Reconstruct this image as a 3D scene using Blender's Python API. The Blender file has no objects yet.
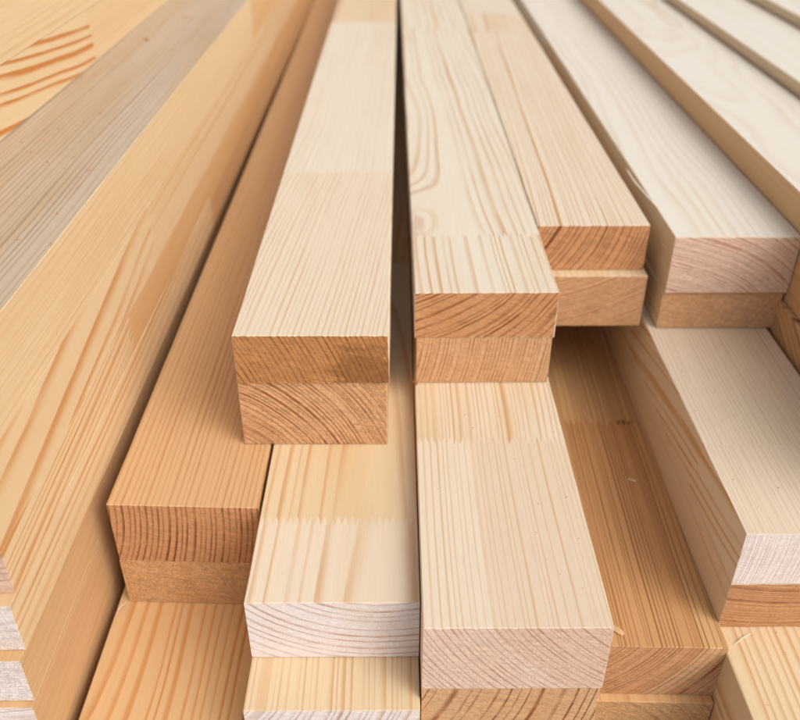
import bpy, math, random
from mathutils import Vector

R = math.radians
random.seed(11)
S = bpy.context.scene
COL = S.collection

# ------------------------------------------------------------------ camera
U = 0.285                     # metres: height of the camera above the top of the middle boards
CAM_Z = 1.98 * U              # camera height over the floor
cam = bpy.data.cameras.new('camera')
cam_o = bpy.data.objects.new('camera', cam)
COL.objects.link(cam_o)
S.camera = cam_o
cam_o.location = (0, 0, CAM_Z)
cam_o.rotation_euler = (R(90 - 33.27), 0, R(-0.24))
cam.sensor_width = 36.0
cam.lens = 38.07
cam.clip_start = 0.02
cam.clip_end = 200.0
cam.dof.use_dof = True
cam.dof.focus_distance = 0.50
cam.dof.aperture_fstop = 6.8
cam.dof.aperture_blades = 7

# ------------------------------------------------------------------ sky, sun, exposure
SUN_EL, SUN_AZ = 43.0, 134.0   # azimuth clockwise from +Y (the way the boards run)
w = bpy.data.worlds.new('World')
S.world = w
w.use_nodes = True
wn = w.node_tree
wn.nodes.clear()
sky = wn.nodes.new('ShaderNodeTexSky')
sky.sky_type = 'NISHITA'
sky.sun_disc = False
sky.sun_elevation = R(SUN_EL)
sky.sun_rotation = R(SUN_AZ)
sky.air_density = 1.0
sky.dust_density = 5.0
sky.ozone_density = 1.0
bg = wn.nodes.new('ShaderNodeBackground')
bg.inputs['Strength'].default_value = 0.14
wo = wn.nodes.new('ShaderNodeOutputWorld')
hs = wn.nodes.new('ShaderNodeHueSaturation')      # a thinly overcast sky: whiter than a clear one
hs.inputs['Saturation'].default_value = 0.28
wn.links.new(sky.outputs[0], hs.inputs['Color'])
wn.links.new(hs.outputs[0], bg.inputs[0])
wn.links.new(bg.outputs[0], wo.inputs[0])

sun = bpy.data.lights.new('sun', 'SUN')
sun.energy = 0.95
sun.angle = R(50)
sun.color = (1.0, 0.97, 0.92)
sun_o = bpy.data.objects.new('sun', sun)
COL.objects.link(sun_o)
d = Vector((math.sin(R(SUN_AZ)) * math.cos(R(SUN_EL)), math.cos(R(SUN_AZ)) * math.cos(R(SUN_EL)), math.sin(R(SUN_EL))))
sun_o.rotation_euler = d.to_track_quat('Z', 'Y').to_euler()
sun_o.location = d * 5

S.render.engine = 'CYCLES'
S.cycles.max_bounces = 10
S.cycles.diffuse_bounces = 6
S.view_settings.view_transform = 'Standard'
S.view_settings.look = 'None'
S.view_settings.exposure = 0.33
S.view_settings.gamma = 1.0
S.view_settings.use_curve_mapping = False


# ------------------------------------------------------------------ colour helpers
def lin(rgb):
    out = []
    for c in rgb:
        c /= 255.0
        out.append(c / 12.92 if c <= 0.04045 else ((c + 0.055) / 1.055) ** 2.4)
    return tuple(out) + (1.0,)


# ------------------------------------------------------------------ wood: growth rings round a pith line, cut by the board
def build_ring_group():
    g = bpy.data.node_groups.new('growth_rings', 'ShaderNodeTree')
    I = g.interface

    def sock(name, typ, default, out=False):
        s = I.new_socket(name=name, in_out='OUTPUT' if out else 'INPUT', socket_type=typ)
        if not out:
            s.default_value = default
    sock('Pith', 'NodeSocketVector', (0, 0, -0.1))
    sock('Slope', 'NodeSocketVector', (0, 0, 0))
    sock('Seed', 'NodeSocketVector', (0, 0, 0))
    sock('Spacing', 'NodeSocketFloat', 0.003)
    sock('Warp', 'NodeSocketFloat', 0.003)
    sock('Irregular', 'NodeSocketFloat', 0.8)
    sock('Knot', 'NodeSocketVector', (9, 9, 9))
    sock('Knot Radius', 'NodeSocketFloat', 0.02)
    sock('Knot Lift', 'NodeSocketFloat', 0.0)
    sock('Edge', 'NodeSocketFloat', 0.4)
    sock('Line', 'NodeSocketFloat', 0, True)
    sock('Radius', 'NodeSocketFloat', 0, True)
    sock('Fibre', 'NodeSocketFloat', 0, True)
    sock('Patch', 'NodeSocketFloat', 0, True)
    sock('Knot Mask', 'NodeSocketFloat', 0, True)
    sock('Speck', 'NodeSocketFloat', 0, True)
    sock('Cross', 'NodeSocketFloat', 0, True)
    sock('Saw', 'NodeSocketFloat', 0, True)
    N, L = g.nodes, g.links
    gi, go = N.new('NodeGroupInput'), N.new('NodeGroupOutput')
    gi.name = 'in'

    def vm(op, a, b=None, c=None):
        n = N.new('ShaderNodeVectorMath')
        n.operation = op
        for k, v in enumerate((a, b, c)):
            if v is None:
                continue
            if isinstance(v, tuple):
                n.inputs[k].default_value = v
            else:
                L.new(v, n.inputs[k])
        return n.outputs['Value'] if op in ('LENGTH', 'DOT_PRODUCT', 'DISTANCE') else n.outputs['Vector']

    def mm(op, a, b=None, c=None, clamp=False):
        n = N.new('ShaderNodeMath')
        n.operation = op
        n.use_clamp = clamp
        for k, v in enumerate((a, b, c)):
            if v is None:
                continue
            if isinstance(v, (int, float)):
                n.inputs[k].default_value = v
            else:
                L.new(v, n.inputs[k])
        return n.outputs[0]

    def smooth(v, a, b):
        n = N.new('ShaderNodeMapRange')
        n.interpolation_type = 'SMOOTHSTEP'
        L.new(v, n.inputs['Value'])
        for key, val in (('From Min', a), ('From Max', b)):
            if isinstance(val, (int, float)):
                n.inputs[key].default_value = val
            else:
                L.new(val, n.inputs[key])
        return n.outputs['Result']

    def noise(vec, scale=1.0, detail=2.0, rough=0.5, dim='3D'):
        n = N.new('ShaderNodeTexNoise')
        n.noise_dimensions = dim
        n.inputs['Scale'].default_value = scale
        n.inputs['Detail'].default_value = detail
        n.inputs['Roughness'].default_value = rough
        if dim == '1D':
            L.new(vec, n.inputs['W'])
        else:
            L.new(vec, n.inputs['Vector'])
        return n
    tc = N.new('ShaderNodeTexCoord')
    P = tc.outputs['Object']
    seed = gi.outputs['Seed']
    # slow wander of the trunk along its length and small ripples
    n1 = noise(vm('ADD', vm('MULTIPLY', P, (9.0, 3.2, 9.0)), seed), 1.0, 1.0)
    n2 = noise(vm('ADD', vm('MULTIPLY', P, (60.0, 11.0, 60.0)), seed), 1.0, 2.0, 0.55)
    w1 = vm('SUBTRACT', n1.outputs['Color'], (0.5, 0.5, 0.5))
    w2 = vm('SUBTRACT', n2.outputs['Color'], (0.5, 0.5, 0.5))
    sc1 = N.new('ShaderNodeVectorMath')
    sc1.operation = 'SCALE'
    L.new(w1, sc1.inputs[0])
    L.new(mm('MULTIPLY', gi.outputs['Warp'], 6.0), sc1.inputs['Scale'])
    sc2 = N.new('ShaderNodeVectorMath')
    sc2.operation = 'SCALE'
    L.new(w2, sc2.inputs[0])
    L.new(mm('MULTIPLY', gi.outputs['Warp'], 0.5), sc2.inputs['Scale'])
    Q = vm('ADD', vm('ADD', P, sc1.outputs[0]), sc2.outputs[0])
    Q = vm('SUBTRACT', Q, gi.outputs['Pith'])
    sp = N.new('ShaderNodeSeparateXYZ')
    L.new(P, sp.inputs[0])
    lean = N.new('ShaderNodeVectorMath')
    lean.operation = 'SCALE'
    L.new(gi.outputs['Slope'], lean.inputs[0])
    L.new(sp.outputs['Y'], lean.inputs['Scale'])
    Q = vm('SUBTRACT', Q, lean.outputs[0])
    r0 = vm('LENGTH', vm('MULTIPLY', Q, (1.0, 0.0, 1.0)))
    # a knot pushes the rings aside
    kd = vm('MULTIPLY', vm('SUBTRACT', P, gi.outputs['Knot']), (1.0, 0.42, 1.0))
    kr = mm('DIVIDE', vm('LENGTH', kd), gi.outputs['Knot Radius'])
    bump = mm('EXPONENT', mm('MULTIPLY', mm('MULTIPLY', kr, kr), -1.0))
    r = mm('ADD', r0, mm('MULTIPLY', bump, gi.outputs['Knot Lift']))
    ri = mm('DIVIDE', r, gi.outputs['Spacing'])
    sx = N.new('ShaderNodeSeparateXYZ')
    L.new(seed, sx.inputs[0])
    irr = noise(mm('ADD', mm('MULTIPLY', ri, 0.33), sx.outputs['X']), 1.0, 1.0, 0.5, '1D')
    ri = mm('ADD', ri, mm('MULTIPLY', irr.outputs['Fac'], mm('MULTIPLY', gi.outputs['Irregular'], 3.0)))
    f = mm('FRACT', ri)
    idx = mm('FLOOR', ri)
    wh = N.new('ShaderNodeTexWhiteNoise')
    wh.noise_dimensions = '1D'
    L.new(mm('ADD', idx, sx.outputs['X']), wh.inputs['W'])
    up = smooth(f, gi.outputs['Edge'], 0.86)
    dn = smooth(f, 0.90, 1.0)
    line = mm('MULTIPLY', up, mm('SUBTRACT', 1.0, dn))
    line = mm('MULTIPLY', line, mm('ADD', mm('MULTIPLY', wh.outputs['Value'], 0.55), 0.45))
    # the late wood never has one strength along its whole length
    fade = noise(vm('ADD', vm('MULTIPLY', P, (55.0, 6.0, 55.0)), seed), 1.0, 2.0, 0.6)
    line = mm('MULTIPLY', line, mm('ADD', mm('MULTIPLY', smooth(fade.outputs['Fac'], 0.25, 0.65), 0.6), 0.4), clamp=True)
    L.new(line, go.inputs['Line'])
    L.new(r, go.inputs['Radius'])
    fib = noise(vm('ADD', vm('MULTIPLY', P, (1500.0, 26.0, 1500.0)), seed), 1.0, 2.0, 0.6)
    L.new(fib.outputs['Fac'], go.inputs['Fibre'])
    pat = noise(vm('ADD', vm('MULTIPLY', P, (26.0, 2.6, 26.0)), seed), 1.0, 3.0, 0.55)
    L.new(pat.outputs['Fac'], go.inputs['Patch'])
    kang = noise(vm('MULTIPLY', P, (160.0, 60.0, 160.0)), 1.0, 2.0)
    km = mm('ADD', kr, mm('MULTIPLY', mm('SUBTRACT', kang.outputs['Fac'], 0.5), 0.4))
    L.new(mm('SUBTRACT', 1.0, smooth(km, 0.16, 0.34)), go.inputs['Knot Mask'])
    spk = noise(vm('ADD', vm('MULTIPLY', P, (420.0, 70.0, 420.0)), seed), 1.0, 1.0, 0.4)
    L.new(smooth(spk.outputs['Fac'], 0.74, 0.80), go.inputs['Speck'])
    crs = noise(vm('ADD', vm('MULTIPLY', P, (1100.0, 1100.0, 1100.0)), seed), 1.0, 3.0, 0.7)
    L.new(crs.outputs['Fac'], go.inputs['Cross'])
    rot = vm('ADD', vm('MULTIPLY', P, (70.0, 0.0, 950.0)), seed)
    tilt = vm('MULTIPLY', P, (190.0, 0.0, 0.0))
    st = N.new('ShaderNodeSeparateXYZ')
    L.new(tilt, st.inputs[0])
    cz = N.new('ShaderNodeCombineXYZ')
    L.new(st.outputs['X'], cz.inputs['Z'])
    saw_n = noise(vm('ADD', rot, cz.outputs[0]), 1.0, 2.0, 0.6)
    crumb = noise(vm('ADD', vm('MULTIPLY', P, (330.0, 330.0, 330.0)), seed), 1.0, 3.0, 0.65)
    L.new(mm('MULTIPLY', mm('ADD', saw_n.outputs['Fac'], crumb.outputs['Fac']), 0.5), go.inputs['Saw'])
    return g


RING = build_ring_group()

ALB = 0.80                    # overall reflectance of the dry pine against the colours below


def wlin(rgb):
    return tuple(c * ALB for c in lin(rgb)[:3]) + (1.0,)


TONES = {   # early wood, late wood (the wood's own colours, except the whitened tone for the right)
    'pale':  ((236, 217, 190), (206, 150, 90)),
    'white': ((237, 223, 201), (208, 160, 104)),
    'bleached': ((239, 228, 212), (216, 184, 146)),  # wood whitened to paint in the bright glow over the right-hand boards
    'cream': ((234, 208, 170), (200, 138, 76)),
    'honey': ((220, 178, 130), (178, 108, 50)),
    'amber': ((228, 186, 134), (200, 122, 48)),
    'flame': ((234, 202, 158), (206, 132, 56)),
    'grey':  ((204, 183, 157), (164, 140, 114)),
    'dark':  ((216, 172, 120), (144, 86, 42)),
}
ENDS = {  # sawn wood's own colours plus painted-in front light: nearest ends palest, deeper ones browner
    'brown':  ((190, 134, 84), (106, 60, 30)),
    'rust':   ((204, 150, 106), (126, 70, 38)),
    'tan':    ((214, 168, 126), (150, 90, 50)),
    'pink':   ((232, 200, 178), (186, 128, 98)),
    'lilac':  ((242, 228, 222), (188, 142, 118)),
    'straw':  ((214, 166, 118), (140, 88, 44)),
}
_n = [0]


def wood(pith=(0, -0.1), slope=(0, 0), spacing=0.003, warp=0.0025, irr=0.8, tone='pale', contrast=0.8,
         end='tan', end_contrast=0.9, knot=None, kr=0.02, lift=0.0, edge=0.4, heart=None, heart_amt=0.35,
         patch=0.35, specks=0.10, fuzzy=0.0, kdark=0.8, heart_inside=True, kcol=(176, 112, 62)):
    """two materials: the planed long faces and the sawn ends of one piece of timber"""
    _n[0] += 1
    rng = random.Random(_n[0] * 7 + 3)
    seed = (rng.uniform(0, 50), rng.uniform(0, 50), rng.uniform(0, 50))
    mats = []
    for is_end in (False, True):
        m = bpy.data.materials.new('sawn_end_grain' if is_end else 'planed_pine')
        m.use_nodes = True
        nt = m.node_tree
        N, L = nt.nodes, nt.links
        bs = N['Principled BSDF']
        g = N.new('ShaderNodeGroup')
        g.node_tree = RING
        v = g.inputs
        v['Pith'].default_value = (pith[0], 0, pith[1])
        v['Slope'].default_value = (slope[0], 0, slope[1])
        v['Seed'].default_value = seed
        v['Spacing'].default_value = spacing
        v['Warp'].default_value = warp
        v['Irregular'].default_value = irr
        v['Edge'].default_value = edge
        if knot:
            v['Knot'].default_value = knot
            v['Knot Radius'].default_value = kr
            v['Knot Lift'].default_value = lift
        early, late = (ENDS[end] if is_end else TONES[tone])
        con = end_contrast if is_end else contrast

        def mix(fac, a, b):
            n = N.new('ShaderNodeMix')
            n.data_type = 'RGBA'
            for key, val in ((0, fac), (6, a), (7, b)):
                if isinstance(val, (int, float)) or isinstance(val, tuple):
                    n.inputs[key].default_value = val
                else:
                    L.new(val, n.inputs[key])
            return n.outputs[2]

        def mul(a, b, op='MULTIPLY'):
            n = N.new('ShaderNodeMath')
            n.operation = op
            for k, val in enumerate((a, b)):
                if isinstance(val, (int, float)):
                    n.inputs[k].default_value = val
                else:
                    L.new(val, n.inputs[k])
            return n.outputs[0]

        def ss(val, a, b):
            n = N.new('ShaderNodeMapRange')
            n.interpolation_type = 'SMOOTHSTEP'
            L.new(val, n.inputs['Value'])
            n.inputs['From Min'].default_value = a
            n.inputs['From Max'].default_value = b
            return n.outputs['Result']
        o = g.outputs
        base = wlin(early)
        # warmer and paler patches along the grain
        deep = tuple(c * k for c, k in zip(wlin(early)[:3], (0.90, 0.78, 0.60))) + (1,)
        c = mix(mul(ss(o['Patch'], 0.40, 0.72), patch), base, deep)
        if heart is not None:
            hm = ss(o['Radius'], heart - 0.0015, heart + 0.0015)
            if heart_inside:
                hm = mul(1.0, hm, 'SUBTRACT')
            hc = tuple(cc * k for cc, k in zip(wlin(early)[:3], (0.80, 0.60, 0.46))) + (1,)
            c = mix(mul(hm, heart_amt), c, hc)
        c = mix(mul(o['Line'], con), c, wlin(late))
        if knot and kdark > 0:
            c = mix(mul(o['Knot Mask'], kdark), c, wlin(kcol))
        hv = N.new('ShaderNodeHueSaturation')
        L.new(c, hv.inputs['Color'])
        if is_end:
            k = mul(mul(mul(o['Cross'], 0.5, 'SUBTRACT'), (0.55 if end == 'lilac' else 0.85) + fuzzy), mul(mul(mul(o['Saw'], 0.5, 'SUBTRACT'), (0.6 if end == 'lilac' else 1.15) + fuzzy * .7), 1.0, 'ADD'), 'ADD')
        else:
            k = mul(mul(mul(o['Fibre'], 0.5, 'SUBTRACT'), 0.17 + fuzzy * .3), 1.0, 'ADD')
        L.new(k, hv.inputs['Value'])
        c = hv.outputs['Color']
        if not is_end:
            c = mix(mul(o['Speck'], specks), c, wlin((150, 92, 50)))
        L.new(c, bs.inputs['Base Color'])
        rg = mul(mul(o['Line'], -0.12), 0.58 if not is_end else 0.80, 'ADD')
        L.new(rg, bs.inputs['Roughness'])
        bs.inputs['Specular IOR Level'].default_value = 0.42 if not is_end else 0.2
        bp = N.new('ShaderNodeBump')
        bp.inputs['Distance'].default_value = 0.00022 if not is_end else 0.0005
        bp.inputs['Strength'].default_value = 0.35 if not is_end else 0.7
        if is_end:
            hh = mul(mul(mul(o['Line'], 0.6), mul(o['Cross'], 1.0 + fuzzy), 'ADD'), o['Saw'], 'ADD')
        else:
            hh = mul(mul(o['Line'], 0.7), mul(o['Fibre'], 0.5), 'ADD')
        L.new(hh, bp.inputs['Height'])
        L.new(bp.outputs[0], bs.inputs['Normal'])
        mats.append(m)
    return mats


# ------------------------------------------------------------------ geometry of one glued length of a board
CH = 0.00045                   # chamfer on the long edges


def saw(us, n_teeth, depth, rng):
    """zigzag line of a finger joint: (u, y) pairs across us = (u0, u1)"""
    u0, u1 = us
    pts = []
    n = n_teeth * 2
    for i in range(n + 1):
        t = i / n
        a = depth * (0.5 if i % 2 else -0.5) * rng.uniform(0.75, 1.0)
        pts.append((u0 + (u1 - u0) * t, a))
    return pts


def interp(pts, u):
    if u <= pts[0][0]:
        return pts[0][1]
    for (a, ya), (b, yb) in zip(pts, pts[1:]):
        if u <= b:
            return ya + (yb - ya) * (u - a) / max(b - a, 1e-9)
    return pts[-1][1]


def block_mesh(name, W, T, y0, y1, front, back, mats, skew=0.0, CH=CH):
    """front / back: None for a sawn end, else ('top'|'side', zigzag)"""
    rag = random.Random(int(W * 1e6) + int(T * 1e6))

    def yof(spec, base, x, z):
        if spec is None:
            return base
        kind, pts = spec
        return base + interp(pts, x if kind == 'top' else z)
    us = {-W / 2, -W / 2 + CH, W / 2 - CH, W / 2}
    if front is None:
        us |= {-W / 2 + W * (i + rag.uniform(-.3, .3)) / 30 for i in range(1, 30)}
    vs = {0.0, CH, T - CH, T}
    for spec in (front, back):
        if spec:
            if spec[0] == 'top':
                us |= {u for u, _ in spec[1] if -W / 2 + CH * 2 < u < W / 2 - CH * 2}
            else:
                vs |= {v for v, _ in spec[1] if CH * 2 < v < T - CH * 2}
    us, vs = sorted(us), sorted(vs)
    # closed loop of profile points: bottom left -> right, up, top right -> left, down
    loop = []
    for u in us[1:-1]:
        loop.append((u, 0.0))
    for v in vs[1:-1]:
        loop.append((W / 2, v))
    for u in reversed(us[1:-1]):
        loop.append((u, T))
    for v in reversed(vs[1:-1]):
        loop.append((-W / 2, v))
    verts, faces, mi = [], [], []
    rows = []

    def sq(u):
        return -skew * u / W

    if front is None:
        row = []
        for (u, v) in loop:
            k = CH * rag.choice((.35, .5, .6, .7, .8, .9, 1.0, 1.7))
            uu = max(-W / 2 + k, min(W / 2 - k, u))
            vv = max(k, min(T - k, v))
            row.append(len(verts))
            verts.append((uu, y0 + sq(uu), vv))
        rows.append(row)
        row = []
        for (u, v) in loop:
            row.append(len(verts))
            verts.append((u, y0 + CH * rag.choice((.5, .7, .8, 1.0, 1.6)) + sq(u), v))
        rows.append(row)
    else:
        row = []
        for (u, v) in loop:
            row.append(len(verts))
            verts.append((u, yof(front, y0, u, v), v))
        rows.append(row)
    yy = y0 + 0.022
    while yy < min(y1 - 0.022, 0.55):                # small dents along the long edges
        row = []
        for (u, v) in loop:
            du = dv = 0.0
            if abs(u) > W / 2 - CH * 1.5 and (v < CH * 1.5 or v > T - CH * 1.5):
                q = rag.choice((0, 0, .1, .2, .3, .5, 1.2)) * CH
                if v in (0.0, T):
                    du = -math.copysign(q, u)
                else:
                    dv = q if v < T / 2 else -q
            row.append(len(verts))
            verts.append((u + du, yy, v + dv))
        rows.append(row)
        yy += rag.uniform(.012, .030)
    row = []
    for (u, v) in loop:
        row.append(len(verts))
        verts.append((u, yof(back, y1, u, v), v))
    rows.append(row)
    n = len(loop)
    cap_v, cap_f, cap_m = [], [], []
    for k, (a, b) in enumerate(zip(rows, rows[1:])):
        for i in range(n):
            j = (i + 1) % n
            q = (b[i], b[j], a[j], a[i])
            if front is None and k == 0:
                cap_f.append(q)
                cap_m.append(0)
            else:
                faces.append(q)
                mi.append(2 if len(mats) > 2 and loop[i][1] == T and loop[j][1] == T else 0)
    if back is None:
        faces.append(tuple(reversed(rows[-1])))
        mi.append(1)
    if front is None:
        cap_f.append(tuple(rows[0]))
        cap_m.append(1)
    out = [make_mesh(name, verts, faces, mi, mats)]
    if cap_f:
        out.append(make_mesh('sawn_end', verts, cap_f, cap_m, mats))
    return out


def make_mesh(name, verts, faces, mi, mats):
    used = sorted({i for f in faces for i in f})
    remap = {o: k for k, o in enumerate(used)}
    me = bpy.data.meshes.new(name)
    me.from_pydata([verts[i] for i in used], [], [tuple(remap[i] for i in f) for f in faces])
    for mt in mats:
        me.materials.append(mt)
    for p, k in zip(me.polygons, mi):
        p.material_index = k
    me.update()
    return me


def tag(o, label=None, cat=None, group=None, kind=None):
    if label:
        o['label'] = label
    if cat:
        o['category'] = cat
    if group:
        o['group'] = group
    if kind:
        o['kind'] = kind


def board(label, xl, xr, h0, h1, yf, blocks, length=11.0, yaw=0.0, skew=0.0, group='pine boards stacked in the pile', teeth='top', tip=0.0, ch=CH, gaps=(), pitch=.0042):
    """xl, xr, h0 (top), h1 (bottom), yf, in units of U from under the camera; blocks = [(length in U or None, wood kwargs)]"""
    xl, xr = xl * 1.011, xr * 1.011
    W, T = (xr - xl) * U, (h1 - h0) * U
    T -= 0.0004                                     # boards lie with a hair of air between them
    root = bpy.data.objects.new('pine_board', None)
    root.empty_display_size = 0.05
    COL.objects.link(root)
    root.location = ((xl + xr) / 2 * U, yf * U, CAM_Z - h1 * U)
    root.rotation_euler = (0, R(tip), R(yaw))
    tag(root, label, 'board', group)
    rng = random.Random(sum(ord(c) * (i + 1) for i, c in enumerate(label)) % 9973)
    y = 0.0
    front = None
    for i, (ln, kw) in enumerate(blocks):
        last = i == len(blocks) - 1
        y1 = length * U if last else y + ln * U
        back = None
        if not last:
            if teeth == 'top':
                back = ('top', saw((-W / 2, W / 2), max(6, int(W / pitch)), 0.0095, rng))
            else:
                back = ('side', saw((0, T), max(4, int(T / 0.0055)), 0.013, rng))
        kw = dict(kw)
        top = kw.pop('top', None)
        endw = kw.pop('sawn', None)
        mats = wood(**kw)
        if endw:
            mats[1] = wood(**dict(kw, **endw))[1]
        if top:
            mats = mats + [wood(**dict(kw, **top))[0]]
        for me in block_mesh('timber_length', W, T, y, y1, front, back, mats, skew=skew * U if i == 0 else 0, CH=ch):
            o = bpy.data.objects.new(me.name.split('.')[0], me)
            COL.objects.link(o)
            o.parent = root
        front = back
        if gaps and i == 0:                          # a few fingers that never quite closed
            front = ('top', [(u, v + (rng.uniform(.002, .0085) if k % 2 == 0 and any(a < u / W < b for a, b in gaps) else 0)) for k, (u, v) in enumerate(back[1])])
        y = y1
    return root


# ------------------------------------------------------------------ the floor under the pile
def floor():
    me = bpy.data.meshes.new('floor')
    s = 30
    me.from_pydata([(-s, -s, 0), (s, -s, 0), (s, s, 0), (-s, s, 0)], [], [(0, 1, 2, 3)])
    m = bpy.data.materials.new('concrete')
    m.use_nodes = True
    nt = m.node_tree
    bs = nt.nodes['Principled BSDF']
    nz = nt.nodes.new('ShaderNodeTexNoise')
    nz.inputs['Scale'].default_value = 3.0
    nz.inputs['Detail'].default_value = 8.0
    cr = nt.nodes.new('ShaderNodeValToRGB')
    cr.color_ramp.elements[0].color = (0.30, 0.28, 0.26, 1)
    cr.color_ramp.elements[1].color = (0.42, 0.40, 0.37, 1)
    nt.links.new(nz.outputs['Fac'], cr.inputs[0])
    nt.links.new(cr.outputs[0], bs.inputs['Base Color'])
    bs.inputs['Roughness'].default_value = 0.85
    me.materials.append(m)
    o = bpy.data.objects.new('floor', me)
    COL.objects.link(o)
    tag(o, kind='structure')


floor()

# ------------------------------------------------------------------ the boards
K = dict
# --- middle pile, top pair
board('pale board on top of the middle pile, dark streaks in its smooth brown end',
      -0.370, -0.018, 1.0, 1.132, 1.627, [
          (1.013, K(pith=(-0.26, -0.10), slope=(0.085, 0), spacing=0.0034, warp=.0014, irr=.45, tone='pale', contrast=.58, end='brown', end_contrast=.75, patch=.1, edge=.5, knot=(.034, 0, .008), kr=.080, lift=.004, kdark=.5, kcol=(104, 62, 30))),
          (1.30, K(pith=(-0.16, -0.06), slope=(0.02, .01), spacing=0.0031, tone='white', contrast=.42, patch=.15)),
          (0.98, K(pith=(0.10, -0.10), slope=(0.02, .01), spacing=0.004, tone='white', contrast=.35)),
          (2.0, K(pith=(-0.15, -0.06), spacing=0.0035, tone='cream', contrast=.4)),
          (None, K(pith=(-0.15, -0.06), spacing=0.0035, tone='pale', contrast=.4))], yaw=-0.28)
board('board with slanting dark rings in its end, directly under the topmost middle board',
      -0.372, -0.024, 1.132, 1.3188, 1.632, [
          (3.0, K(pith=(-0.105, -0.070), spacing=0.0027, warp=.0020, tone='honey', contrast=.6, end='tan', end_contrast=1.5, edge=.45, fuzzy=.3)),
          (None, K(pith=(-0.1, -0.05), tone='honey'))], yaw=-0.28)

# --- second layer left of the middle
board('honey board with close straight grain between the tall left stack and middle pile',
      -0.651, -0.309, 1.3188, 1.4985, 1.4135, [
          (5.0, K(pith=(-0.17, 0.052), slope=(0.012, 0), spacing=0.0039, warp=.0012, irr=.35, tone='honey', contrast=.70, end='rust', end_contrast=1.15, edge=.5, patch=.15)),
          (None, K(pith=(-0.17, 0.05), tone='honey'))], skew=0.012)
board('rough fibrous end without rings, under the honey straight grained board',
      -0.654, -0.309, 1.4985, 1.644, 1.416, [
          (None, K(pith=(-0.2, 0.02), spacing=.003, tone='honey', end='straw', end_contrast=.12, fuzzy=.9, heart=.242, heart_inside=False, heart_amt=.6))], skew=0.012)

# --- second layer, centre left
board('board with white end and bowed rings at bottom centre, finger joint near the end',
      -0.3015, 0.0440, 1.3188, 1.4877, 1.1366, [
          (0.23, K(pith=(0.028, 0.125), slope=(0, .02), spacing=0.0054, warp=.0014, irr=.7, tone='pale', contrast=.9, end='lilac', end_contrast=1.0, edge=.58)),
          (1.25, K(pith=(0.02, 0.10), slope=(.01, .03), spacing=0.0060, warp=.0014, tone='cream', contrast=.7, patch=.6, edge=.55)),
          (None, K(tone='amber'))])
board('striped board jutting out beneath the board with the white bowed ring end',
      -0.3015, 0.0435, 1.4877, 1.66, 1.0128, [
          (None, K(pith=(-0.12, 0.10), spacing=0.0042, warp=.0012, tone='cream', contrast=.7, end='lilac', end_contrast=.9))])

# --- top pairs right of the middle
board('pale board with small knot and wavy grain, right of the central gap',
      0.0442, 0.3955, 1.0, 1.132, 1.827, [
          (0.33, K(pith=(-0.085, 0.140), slope=(.02, .02), spacing=0.0046, warp=.0024, irr=.9, tone='white', contrast=1.0, end='rust', end_contrast=1.2, edge=.5, patch=.5)),
          (2.6, K(pith=(-0.058, -0.035), slope=(-.035, 0), spacing=0.0066, warp=.0026, irr=.7, tone='white', contrast=.85, knot=(-.047, .116, .036), kr=.030, lift=.026, patch=.25, kdark=.4, kcol=(196, 136, 78), edge=.5)),
          (None, K(pith=(0.1, -0.1), tone='white', spacing=.006))], yaw=0.25)
board('board with upright rings in its end, under the pale knotted board',
      0.049, 0.391, 1.132, 1.2715, 1.829, [
          (None, K(pith=(-0.22, 0.06), spacing=0.0026, warp=.0012, tone='honey', contrast=.5, end='tan', end_contrast=.9))], yaw=0.25)
board('board with dark resin lines and boldly ringed end, beside the knotted pale board',
      0.3975, 0.716, 1.0, 1.143, 2.222, [
          (2.45, K(pith=(-0.14, 0.085), slope=(.03, 0), spacing=0.0040, warp=.0014, tone='pale', contrast=1.15, end='rust', end_contrast=1.35, edge=.62, patch=.2)),
          (0.5, K(pith=(-0.05, 0.11), spacing=0.005, tone='pale', contrast=.6, patch=.7)),
          (None, K(pith=(-0.1, 0.1), tone='white'))], yaw=0.23)
board('board with nearly level rings over the dark hollow, under the resin lined board',
      0.4005, 0.722, 1.143, 1.312, 2.185, [
          (None, K(pith=(-0.06, 0.20), spacing=0.0023, warp=.0012, tone='cream', contrast=.5, end='tan', end_contrast=.9))], yaw=0.23)

# --- bottom centre right
board('large pale board with pink curved ring end at bottom, right of the dark gap',
      0.0462, 0.3972, 1.2715, 1.4526, 1.035, [
          (0.553, K(pith=(0.12, 0.125), slope=(-.01, 0), spacing=0.0034, warp=.0010, irr=.75, tone='pale', contrast=.62, end='pink', end_contrast=.95, edge=.58, heart=.150, heart_inside=True, heart_amt=.22, patch=.12)),
          (3.5, K(pith=(0.14, 0.08), slope=(.02, 0), spacing=0.0042, tone='pale', contrast=.8, patch=.9, edge=.45)),
          (None, K(tone='honey'))])
board('end with wide dark rings, under the large pale board with pink end',
      0.0462, 0.3955, 1.4526, 1.62, 1.037, [
          (None, K(pith=(-0.13, 0.075), spacing=0.0075, warp=.0018, tone='honey', contrast=.8, end='tan', end_contrast=1.3, edge=.68))])

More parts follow.
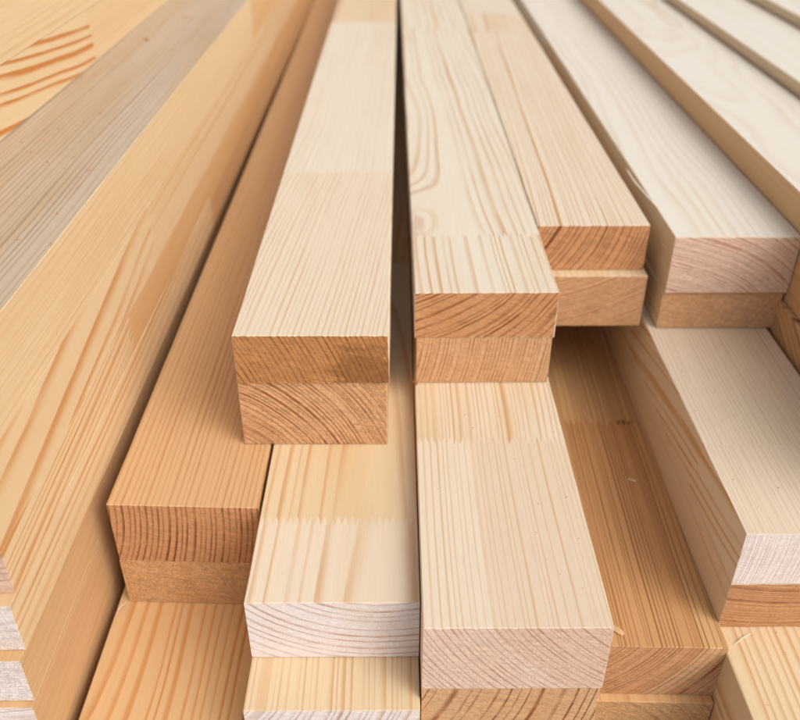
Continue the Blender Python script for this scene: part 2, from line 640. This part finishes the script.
# --- the board in the hollow
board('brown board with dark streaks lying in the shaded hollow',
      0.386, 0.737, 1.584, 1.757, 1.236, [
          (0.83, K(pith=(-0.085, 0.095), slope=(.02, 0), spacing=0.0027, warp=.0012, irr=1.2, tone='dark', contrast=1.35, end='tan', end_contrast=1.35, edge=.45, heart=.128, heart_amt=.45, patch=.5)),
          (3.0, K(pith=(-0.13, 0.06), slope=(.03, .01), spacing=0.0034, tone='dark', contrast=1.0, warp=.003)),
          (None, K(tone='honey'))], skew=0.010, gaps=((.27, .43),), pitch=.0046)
board('rough amber end jutting out under the brown board of the hollow',
      0.386, 0.732, 1.757, 1.93, 1.216, [
          (None, K(pith=(-0.06, -0.03), spacing=0.004, tone='amber', contrast=.5, end='straw', end_contrast=.5, fuzzy=.8))], skew=0.010)

# --- right of the hollow
board('pale board with lilac fine grained end, cathedral grain on its left side',
      0.737, 1.087, 1.30, 1.4547, 1.302, [
          (0.322, K(pith=(0.0, -0.08), slope=(0, -.14), spacing=0.0105, warp=.0036, tone='pale', contrast=1.2, end='lilac', end_contrast=.5, patch=.15, edge=.5,
                    top=K(pith=(-.24, .03), slope=(.02, 0), spacing=.0032, contrast=.6, warp=.0014, edge=.4), sawn=K(pith=(-.26, .045), slope=(.02, 0), spacing=.0024, warp=.0014, edge=.3))),
          (None, K(pith=(0.0, -0.07), slope=(0, -.16), spacing=0.0095, warp=.0036, tone='pale', contrast=1.1, edge=.5, patch=.2,
                   top=K(pith=(-.20, .03), slope=(.02, 0), spacing=.0034, contrast=.55, warp=.0014)))], teeth='side', ch=.0003)
board('brownish end with level rings, under the pale board with lilac end',
      0.737, 1.087, 1.4547, 1.60, 1.302, [
          (0.5, K(pith=(-0.02, 0.22), slope=(0, .03), spacing=0.0026, warp=.0018, tone='pale', contrast=.6, end='rust', end_contrast=.8)),
          (None, K(pith=(-0.1, 0.2), slope=(0, .07), tone='pale', spacing=.004))], teeth='side', ch=.0002)
board('striped board in the lower right corner with a loose sliver on it',
      0.735, 1.085, 1.60, 1.77, 1.02, [
          (None, K(pith=(-0.16, 0.06), slope=(.01, 0), spacing=0.0062, warp=.0016, tone='cream', contrast=.75, end='lilac'))])

# --- right top pair
board('whitish board with pinkish sawn end, beside the board with resin lines',
      0.764, 1.113, 1.0, 1.1762, 2.1415, [
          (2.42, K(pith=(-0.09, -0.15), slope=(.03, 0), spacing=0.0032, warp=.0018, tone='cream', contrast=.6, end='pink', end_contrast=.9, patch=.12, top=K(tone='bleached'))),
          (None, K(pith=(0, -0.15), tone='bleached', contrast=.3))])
board('smooth ended board under the whitish one, resting on the pale board at right',
      0.762, 1.109, 1.1762, 1.2985, 2.15, [
          (None, K(pith=(0.3, -0.15), spacing=0.004, tone='cream', contrast=.4, end='tan', end_contrast=.22, fuzzy=.2))])

# --- far right
board('broad whitish board with a peach strip of left side, next to the pinkish ended board',
      1.116, 1.470, 0.905, 1.05, 1.30, [
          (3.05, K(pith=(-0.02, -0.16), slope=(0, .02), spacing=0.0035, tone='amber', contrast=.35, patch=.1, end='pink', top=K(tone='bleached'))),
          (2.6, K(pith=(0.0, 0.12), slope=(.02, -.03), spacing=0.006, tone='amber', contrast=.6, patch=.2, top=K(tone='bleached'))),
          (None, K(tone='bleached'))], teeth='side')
board('brown sided board at right edge, under the broad whitish board with peach side',
      1.116, 1.468, 1.05, 1.208, 1.30, [
          (None, K(pith=(-0.15, 0.0), spacing=0.003, tone='honey', contrast=.4))])
board('boldly striped board wedged low between the right hand boards',
      1.10, 1.45, 1.208, 1.36, 1.45, [
          (None, K(pith=(-0.14, 0.12), slope=(0.01, .5), spacing=0.0055, warp=.002, tone='dark', contrast=1.1, end='rust', edge=.5))])
board('very white blurred board with tan left side, far right',
      1.482, 1.832, 0.86, 1.03, 1.6, [
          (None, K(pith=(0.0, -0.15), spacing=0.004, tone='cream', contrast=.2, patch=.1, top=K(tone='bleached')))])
board('blurred board with a pink side in the top right corner',
      1.845, 2.195, 0.815, 0.985, 2.0, [
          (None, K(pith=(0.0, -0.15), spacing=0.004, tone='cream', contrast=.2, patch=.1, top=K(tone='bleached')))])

# --- tall left stack, from the top down
YL, FINE = -0.35, 0.00022
board('board on top of the tall left stack, greyish top and straight grained orange side',
      -1.040, -0.690, 0.74, 0.93, 0.80, [
          (3.4, K(pith=(0.06, -0.20), slope=(0.0, .004), spacing=0.0042, warp=.0020, tone='flame', contrast=.34, patch=.3,
                  top=K(tone='grey', pith=(-.24, -.02), contrast=.9, specks=.4, patch=.7))),
          (None, K(pith=(0.06, -0.2), tone='amber', contrast=.4, top=K(tone='grey', pith=(-.24, -.02), specks=.6)))], yaw=YL, teeth='side', ch=FINE)
board('second board down in the tall left stack with bold orange flame grain',
      -1.040, -0.690, 0.93, 1.099, 0.85, [
          (1.35, K(pith=(0.035, -0.055), slope=(0.0, 0.12), spacing=0.0130, warp=.0050, irr=.8, tone='flame', contrast=1.1, edge=.4, patch=.2, end='pink')),
          (None, K(pith=(0.06, -0.2), slope=(0, .012), spacing=0.0042, warp=.003, tone='flame', contrast=.55))], yaw=YL, teeth='side', ch=FINE)
board('board with pink end at the left edge, just below the orange flame grain',
      -1.040, -0.690, 1.099, 1.204, 1.062, [
          (0.82, K(pith=(0.03, 0.14), slope=(0, 0.09), spacing=0.0062, warp=.0030, irr=1.1, tone='flame', contrast=1.3, edge=.5, patch=.15, end='pink')),
          (1.2, K(pith=(0.02, 0.20), slope=(0, .03), spacing=0.0030, tone='amber', contrast=.8)),
          (None, K(pith=(0.02, 0.20), slope=(0, .06), spacing=.0026, tone='amber', contrast=.8))], yaw=YL, teeth='side', ch=FINE)
board('white rough end jutting out under the pink end at the left edge',
      -1.040, -0.690, 1.204, 1.326, 1.0328, [
          (1.9, K(pith=(0.03, 0.16), slope=(0, .035), spacing=0.0085, warp=.0018, tone='flame', contrast=1.0, end='lilac', end_contrast=.45, fuzzy=.5)),
          (None, K(pith=(0.03, 0.2), slope=(0, .02), tone='honey'))], yaw=YL, teeth='side', ch=FINE)
board('crumbly white end low at the left edge, set back a little',
      -1.043, -0.693, 1.326, 1.446, 1.006, [
          (2.2, K(pith=(0.03, 0.23), slope=(0, .012), spacing=0.0027, warp=.0010, tone='honey', contrast=.5, end='lilac', end_contrast=.3, fuzzy=.9)),
          (None, K(pith=(0.03, 0.2), tone='honey'))], yaw=0.6, teeth='side', ch=FINE)
board('lowest visible board of the tall left stack, fine grained side and striped white end',
      -1.043, -0.693, 1.446, 1.616, 0.992, [
          (2.2, K(pith=(0.02, 0.20), slope=(0, .006), spacing=0.0024, warp=.0010, tone='honey', contrast=.55, end='lilac', end_contrast=1.0)),
          (None, K(pith=(0.02, 0.2), tone='honey'))], yaw=0.6, teeth='side', ch=FINE)

# --- far left, higher again
board('board with thick wavy orange stripes on its side in the top left corner',
      -1.385, -1.036, 0.572, 0.739, 1.2, [
          (1.83, K(pith=(0.04, -0.10), slope=(0, -0.100), spacing=0.0125, warp=.0060, irr=.7, tone='flame', contrast=1.6, edge=.45, patch=.1)),
          (None, K(pith=(0.04, -0.2), slope=(0, .02), spacing=0.004, tone='flame', contrast=.35))], yaw=YL, teeth='top', ch=FINE)
board('plain board with faint straight grain in the far top left corner',
      -1.385, -1.0355, 0.40, 0.572, 1.2, [
          (None, K(pith=(-0.05, -0.20), slope=(0, .004), spacing=0.0060, tone='flame', contrast=.35, patch=.15))], yaw=YL, ch=FINE)

# --- third layer
board('orange board with wavy grain in the lower left, under the rough fibrous end',
      -0.680, -0.330, 1.644, 1.81, 0.95, [
          (None, K(pith=(-0.075, -0.03), slope=(.03, .0), spacing=0.0052, warp=.0034, irr=.8, tone='amber', contrast=.95, edge=.5, patch=.25))])
for xl, xr, a, b, y in ((-0.300, 0.042, 1.66, 1.93, 1.06), (0.046, 0.382, 1.62, 1.93, 1.08), (-0.680, -0.330, 1.81, 1.93, 0.97),
                        (-1.045, -0.705, 1.616, 1.93, 1.03), (0.735, 1.085, 1.77, 1.93, 1.06), (1.10, 1.45, 1.36, 1.93, 1.5),
                        (0.405, 0.730, 1.3235, 1.583, 4.4)):
    board('pine board lying deep in the pile, hidden beneath the others', xl, xr, a, b, y, [(None, K(tone='honey', end='tan'))],
          group='boards deep in the pile')


# ------------------------------------------------------------------ loose chips and dust
def plain(name, rgb):
    m = bpy.data.materials.new(name)
    m.use_nodes = True
    nt = m.node_tree
    bs = nt.nodes['Principled BSDF']
    nz = nt.nodes.new('ShaderNodeTexNoise')
    nz.inputs['Scale'].default_value = 900
    mx = nt.nodes.new('ShaderNodeMix')
    mx.data_type = 'RGBA'
    mx.inputs[6].default_value = lin(rgb)
    mx.inputs[7].default_value = lin(tuple(int(c * .86) for c in rgb))
    nt.links.new(nz.outputs['Fac'], mx.inputs[0])
    nt.links.new(mx.outputs[2], bs.inputs['Base Color'])
    bs.inputs['Roughness'].default_value = .6
    return m


SHAVING = plain('fresh_shaving', (238, 222, 200))
DUST = plain('wood_dust', (190, 140, 100))


def sliver(name, label, pts, width, thick=0.00025, mat=None):
    """a curved strip of wood: pts in metres, x / y / z"""
    vs, fs = [], []
    pts = [Vector(p) for p in pts]
    n = len(pts)
    base = pts[0].copy()
    for i, p in enumerate(pts):
        a, b = pts[max(0, i - 1)], pts[min(n - 1, i + 1)]
        t = (b - a).normalized()
        side = t.cross(Vector((0, 0, 1))).normalized()
        wd = width * (0.35 + 0.65 * math.sin(math.pi * (i + 0.4) / (n - 0.2)))
        for sx, sz in ((-1, 0), (1, 0), (1, 1), (-1, 1)):
            vs.append(tuple(p - base + side * (sx * wd / 2) + Vector((0, 0, sz * thick))))
    for i in range(n - 1):
        for k in range(4):
            a, b = i * 4 + k, i * 4 + (k + 1) % 4
            fs.append((a, b, b + 4, a + 4))
    fs.append((3, 2, 1, 0))
    e = (n - 1) * 4
    fs.append((e, e + 1, e + 2, e + 3))
    me = bpy.data.meshes.new(name)
    me.from_pydata(vs, [], fs)
    me.materials.append(mat or SHAVING)
    o = bpy.data.objects.new(name, me)
    o.location = base
    COL.objects.link(o)
    tag(o, label, name.split('_')[-1], 'loose chips on the boards')
    return o


def on(x, y, h, dz=0.0):
    return (x * U, y * U, CAM_Z - h * U + dz)


sliver('wood_sliver', 'thin pale sliver lying on the striped board in the lower right corner',
       [on(.767, 1.253, 1.60), on(.782, 1.262, 1.60, .0006), on(.798, 1.272, 1.60, .0010), on(.813, 1.280, 1.60, .0012)], .0009)
sliver('wood_flake', 'pale thin flake near the front of the brown board in the hollow',
       [on(.497, 1.292, 1.584), on(.502, 1.283, 1.584, .0004), on(.508, 1.276, 1.584, .0005), on(.516, 1.268, 1.584, 0)], .0048, .0002, plain('thin_flake', (212, 174, 126)))
sliver('wood_flake', 'small flake halfway along the brown board in the hollow',
       [on(.648, 1.803, 1.584), on(.655, 1.797, 1.584, .0004), on(.662, 1.793, 1.584, .0004), on(.669, 1.792, 1.584)], .0030, .0002, plain('small_flake', (226, 196, 156)))
sliver('wood_splinter', 'hair thin splinter lifting off the left edge of the whitish board',
       [on(.776, 2.33, 1.0), on(.764, 2.42, 1.0, .0010), on(.750, 2.53, 1.0, .0022), on(.744, 2.62, 1.0, .0042)], .0013)
sliver('wood_splinter', 'hair splinter sticking out at the foot of the rough fibrous end',
       [on(-.662, 1.405, 1.63), on(-.668, 1.395, 1.625), on(-.676, 1.385, 1.63), on(-.683, 1.378, 1.645)], .0008)
sliver('wood_chip', 'small brown crumb stuck at the foot of the board with upright rings',
       [on(.040, 1.826, 1.2715), on(.044, 1.824, 1.2715, .0012), on(.049, 1.823, 1.2715, .0010), on(.053, 1.824, 1.2715)], .0034, .0016, plain('bark_crumb', (150, 92, 50)))


def dust():
    rng = random.Random(5)
    vs, fs = [], []

    def crumb(x, y, z, s):
        b = len(vs)
        a = rng.uniform(0, 6.28)
        l = s * rng.uniform(1, 3.2)
        ca, sa = math.cos(a), math.sin(a)
        for dx, dy, dz in ((-l, -s, 0), (l, -s * .6, 0), (l * .7, s, 0), (-l * .8, s * .7, 0), (0, 0, s * 1.1)):
            vs.append((x + (dx * ca - dy * sa) * .5, y + (dx * sa + dy * ca) * .5, z + dz))
        fs.extend([(b, b + 1, b + 4), (b + 1, b + 2, b + 4), (b + 2, b + 3, b + 4), (b + 3, b, b + 4), (b + 3, b + 2, b + 1, b)])
    for _ in range(60):
        y = 1.3 + 4 * rng.random() ** 1.4
        x = rng.uniform(-1.02, -.73) + (y - .8) * .006
        crumb(x * U, y * U, CAM_Z - .74 * U, rng.choice((.0005, .0006, .0008, .0012)))
    for _ in range(16):
        y = rng.gauss(3.75, .28)
        x = rng.gauss(-.84, .05)
        crumb(x * U, y * U, CAM_Z - .74 * U, rng.choice((.0009, .0013, .0022)))
    for (xa, xb, ya, yb, h, n) in ((.42, .72, 1.25, 2.1, 1.584, 34), (.76, 1.06, 1.32, 2.1, 1.30, 22), (.76, 1.05, 1.05, 1.29, 1.60, 12),
                                   (-.62, -.32, 1.45, 2.6, 1.3188, 26), (.06, .38, 1.06, 1.8, 1.2715, 16), (-.66, -.36, .98, 1.4, 1.644, 12)):
        for _ in range(n):
            crumb(rng.uniform(xa, xb) * U, rng.uniform(ya, yb) * U, CAM_Z - h * U, rng.choice((.0003, .0004, .0005)))
    me = bpy.data.meshes.new('sawdust')
    me.from_pydata(vs, [], fs)
    me.materials.append(DUST)
    o = bpy.data.objects.new('sawdust', me)
    COL.objects.link(o)
    tag(o, 'scattered specks of sawdust lying on the boards', 'sawdust', kind='stuff')


dust()
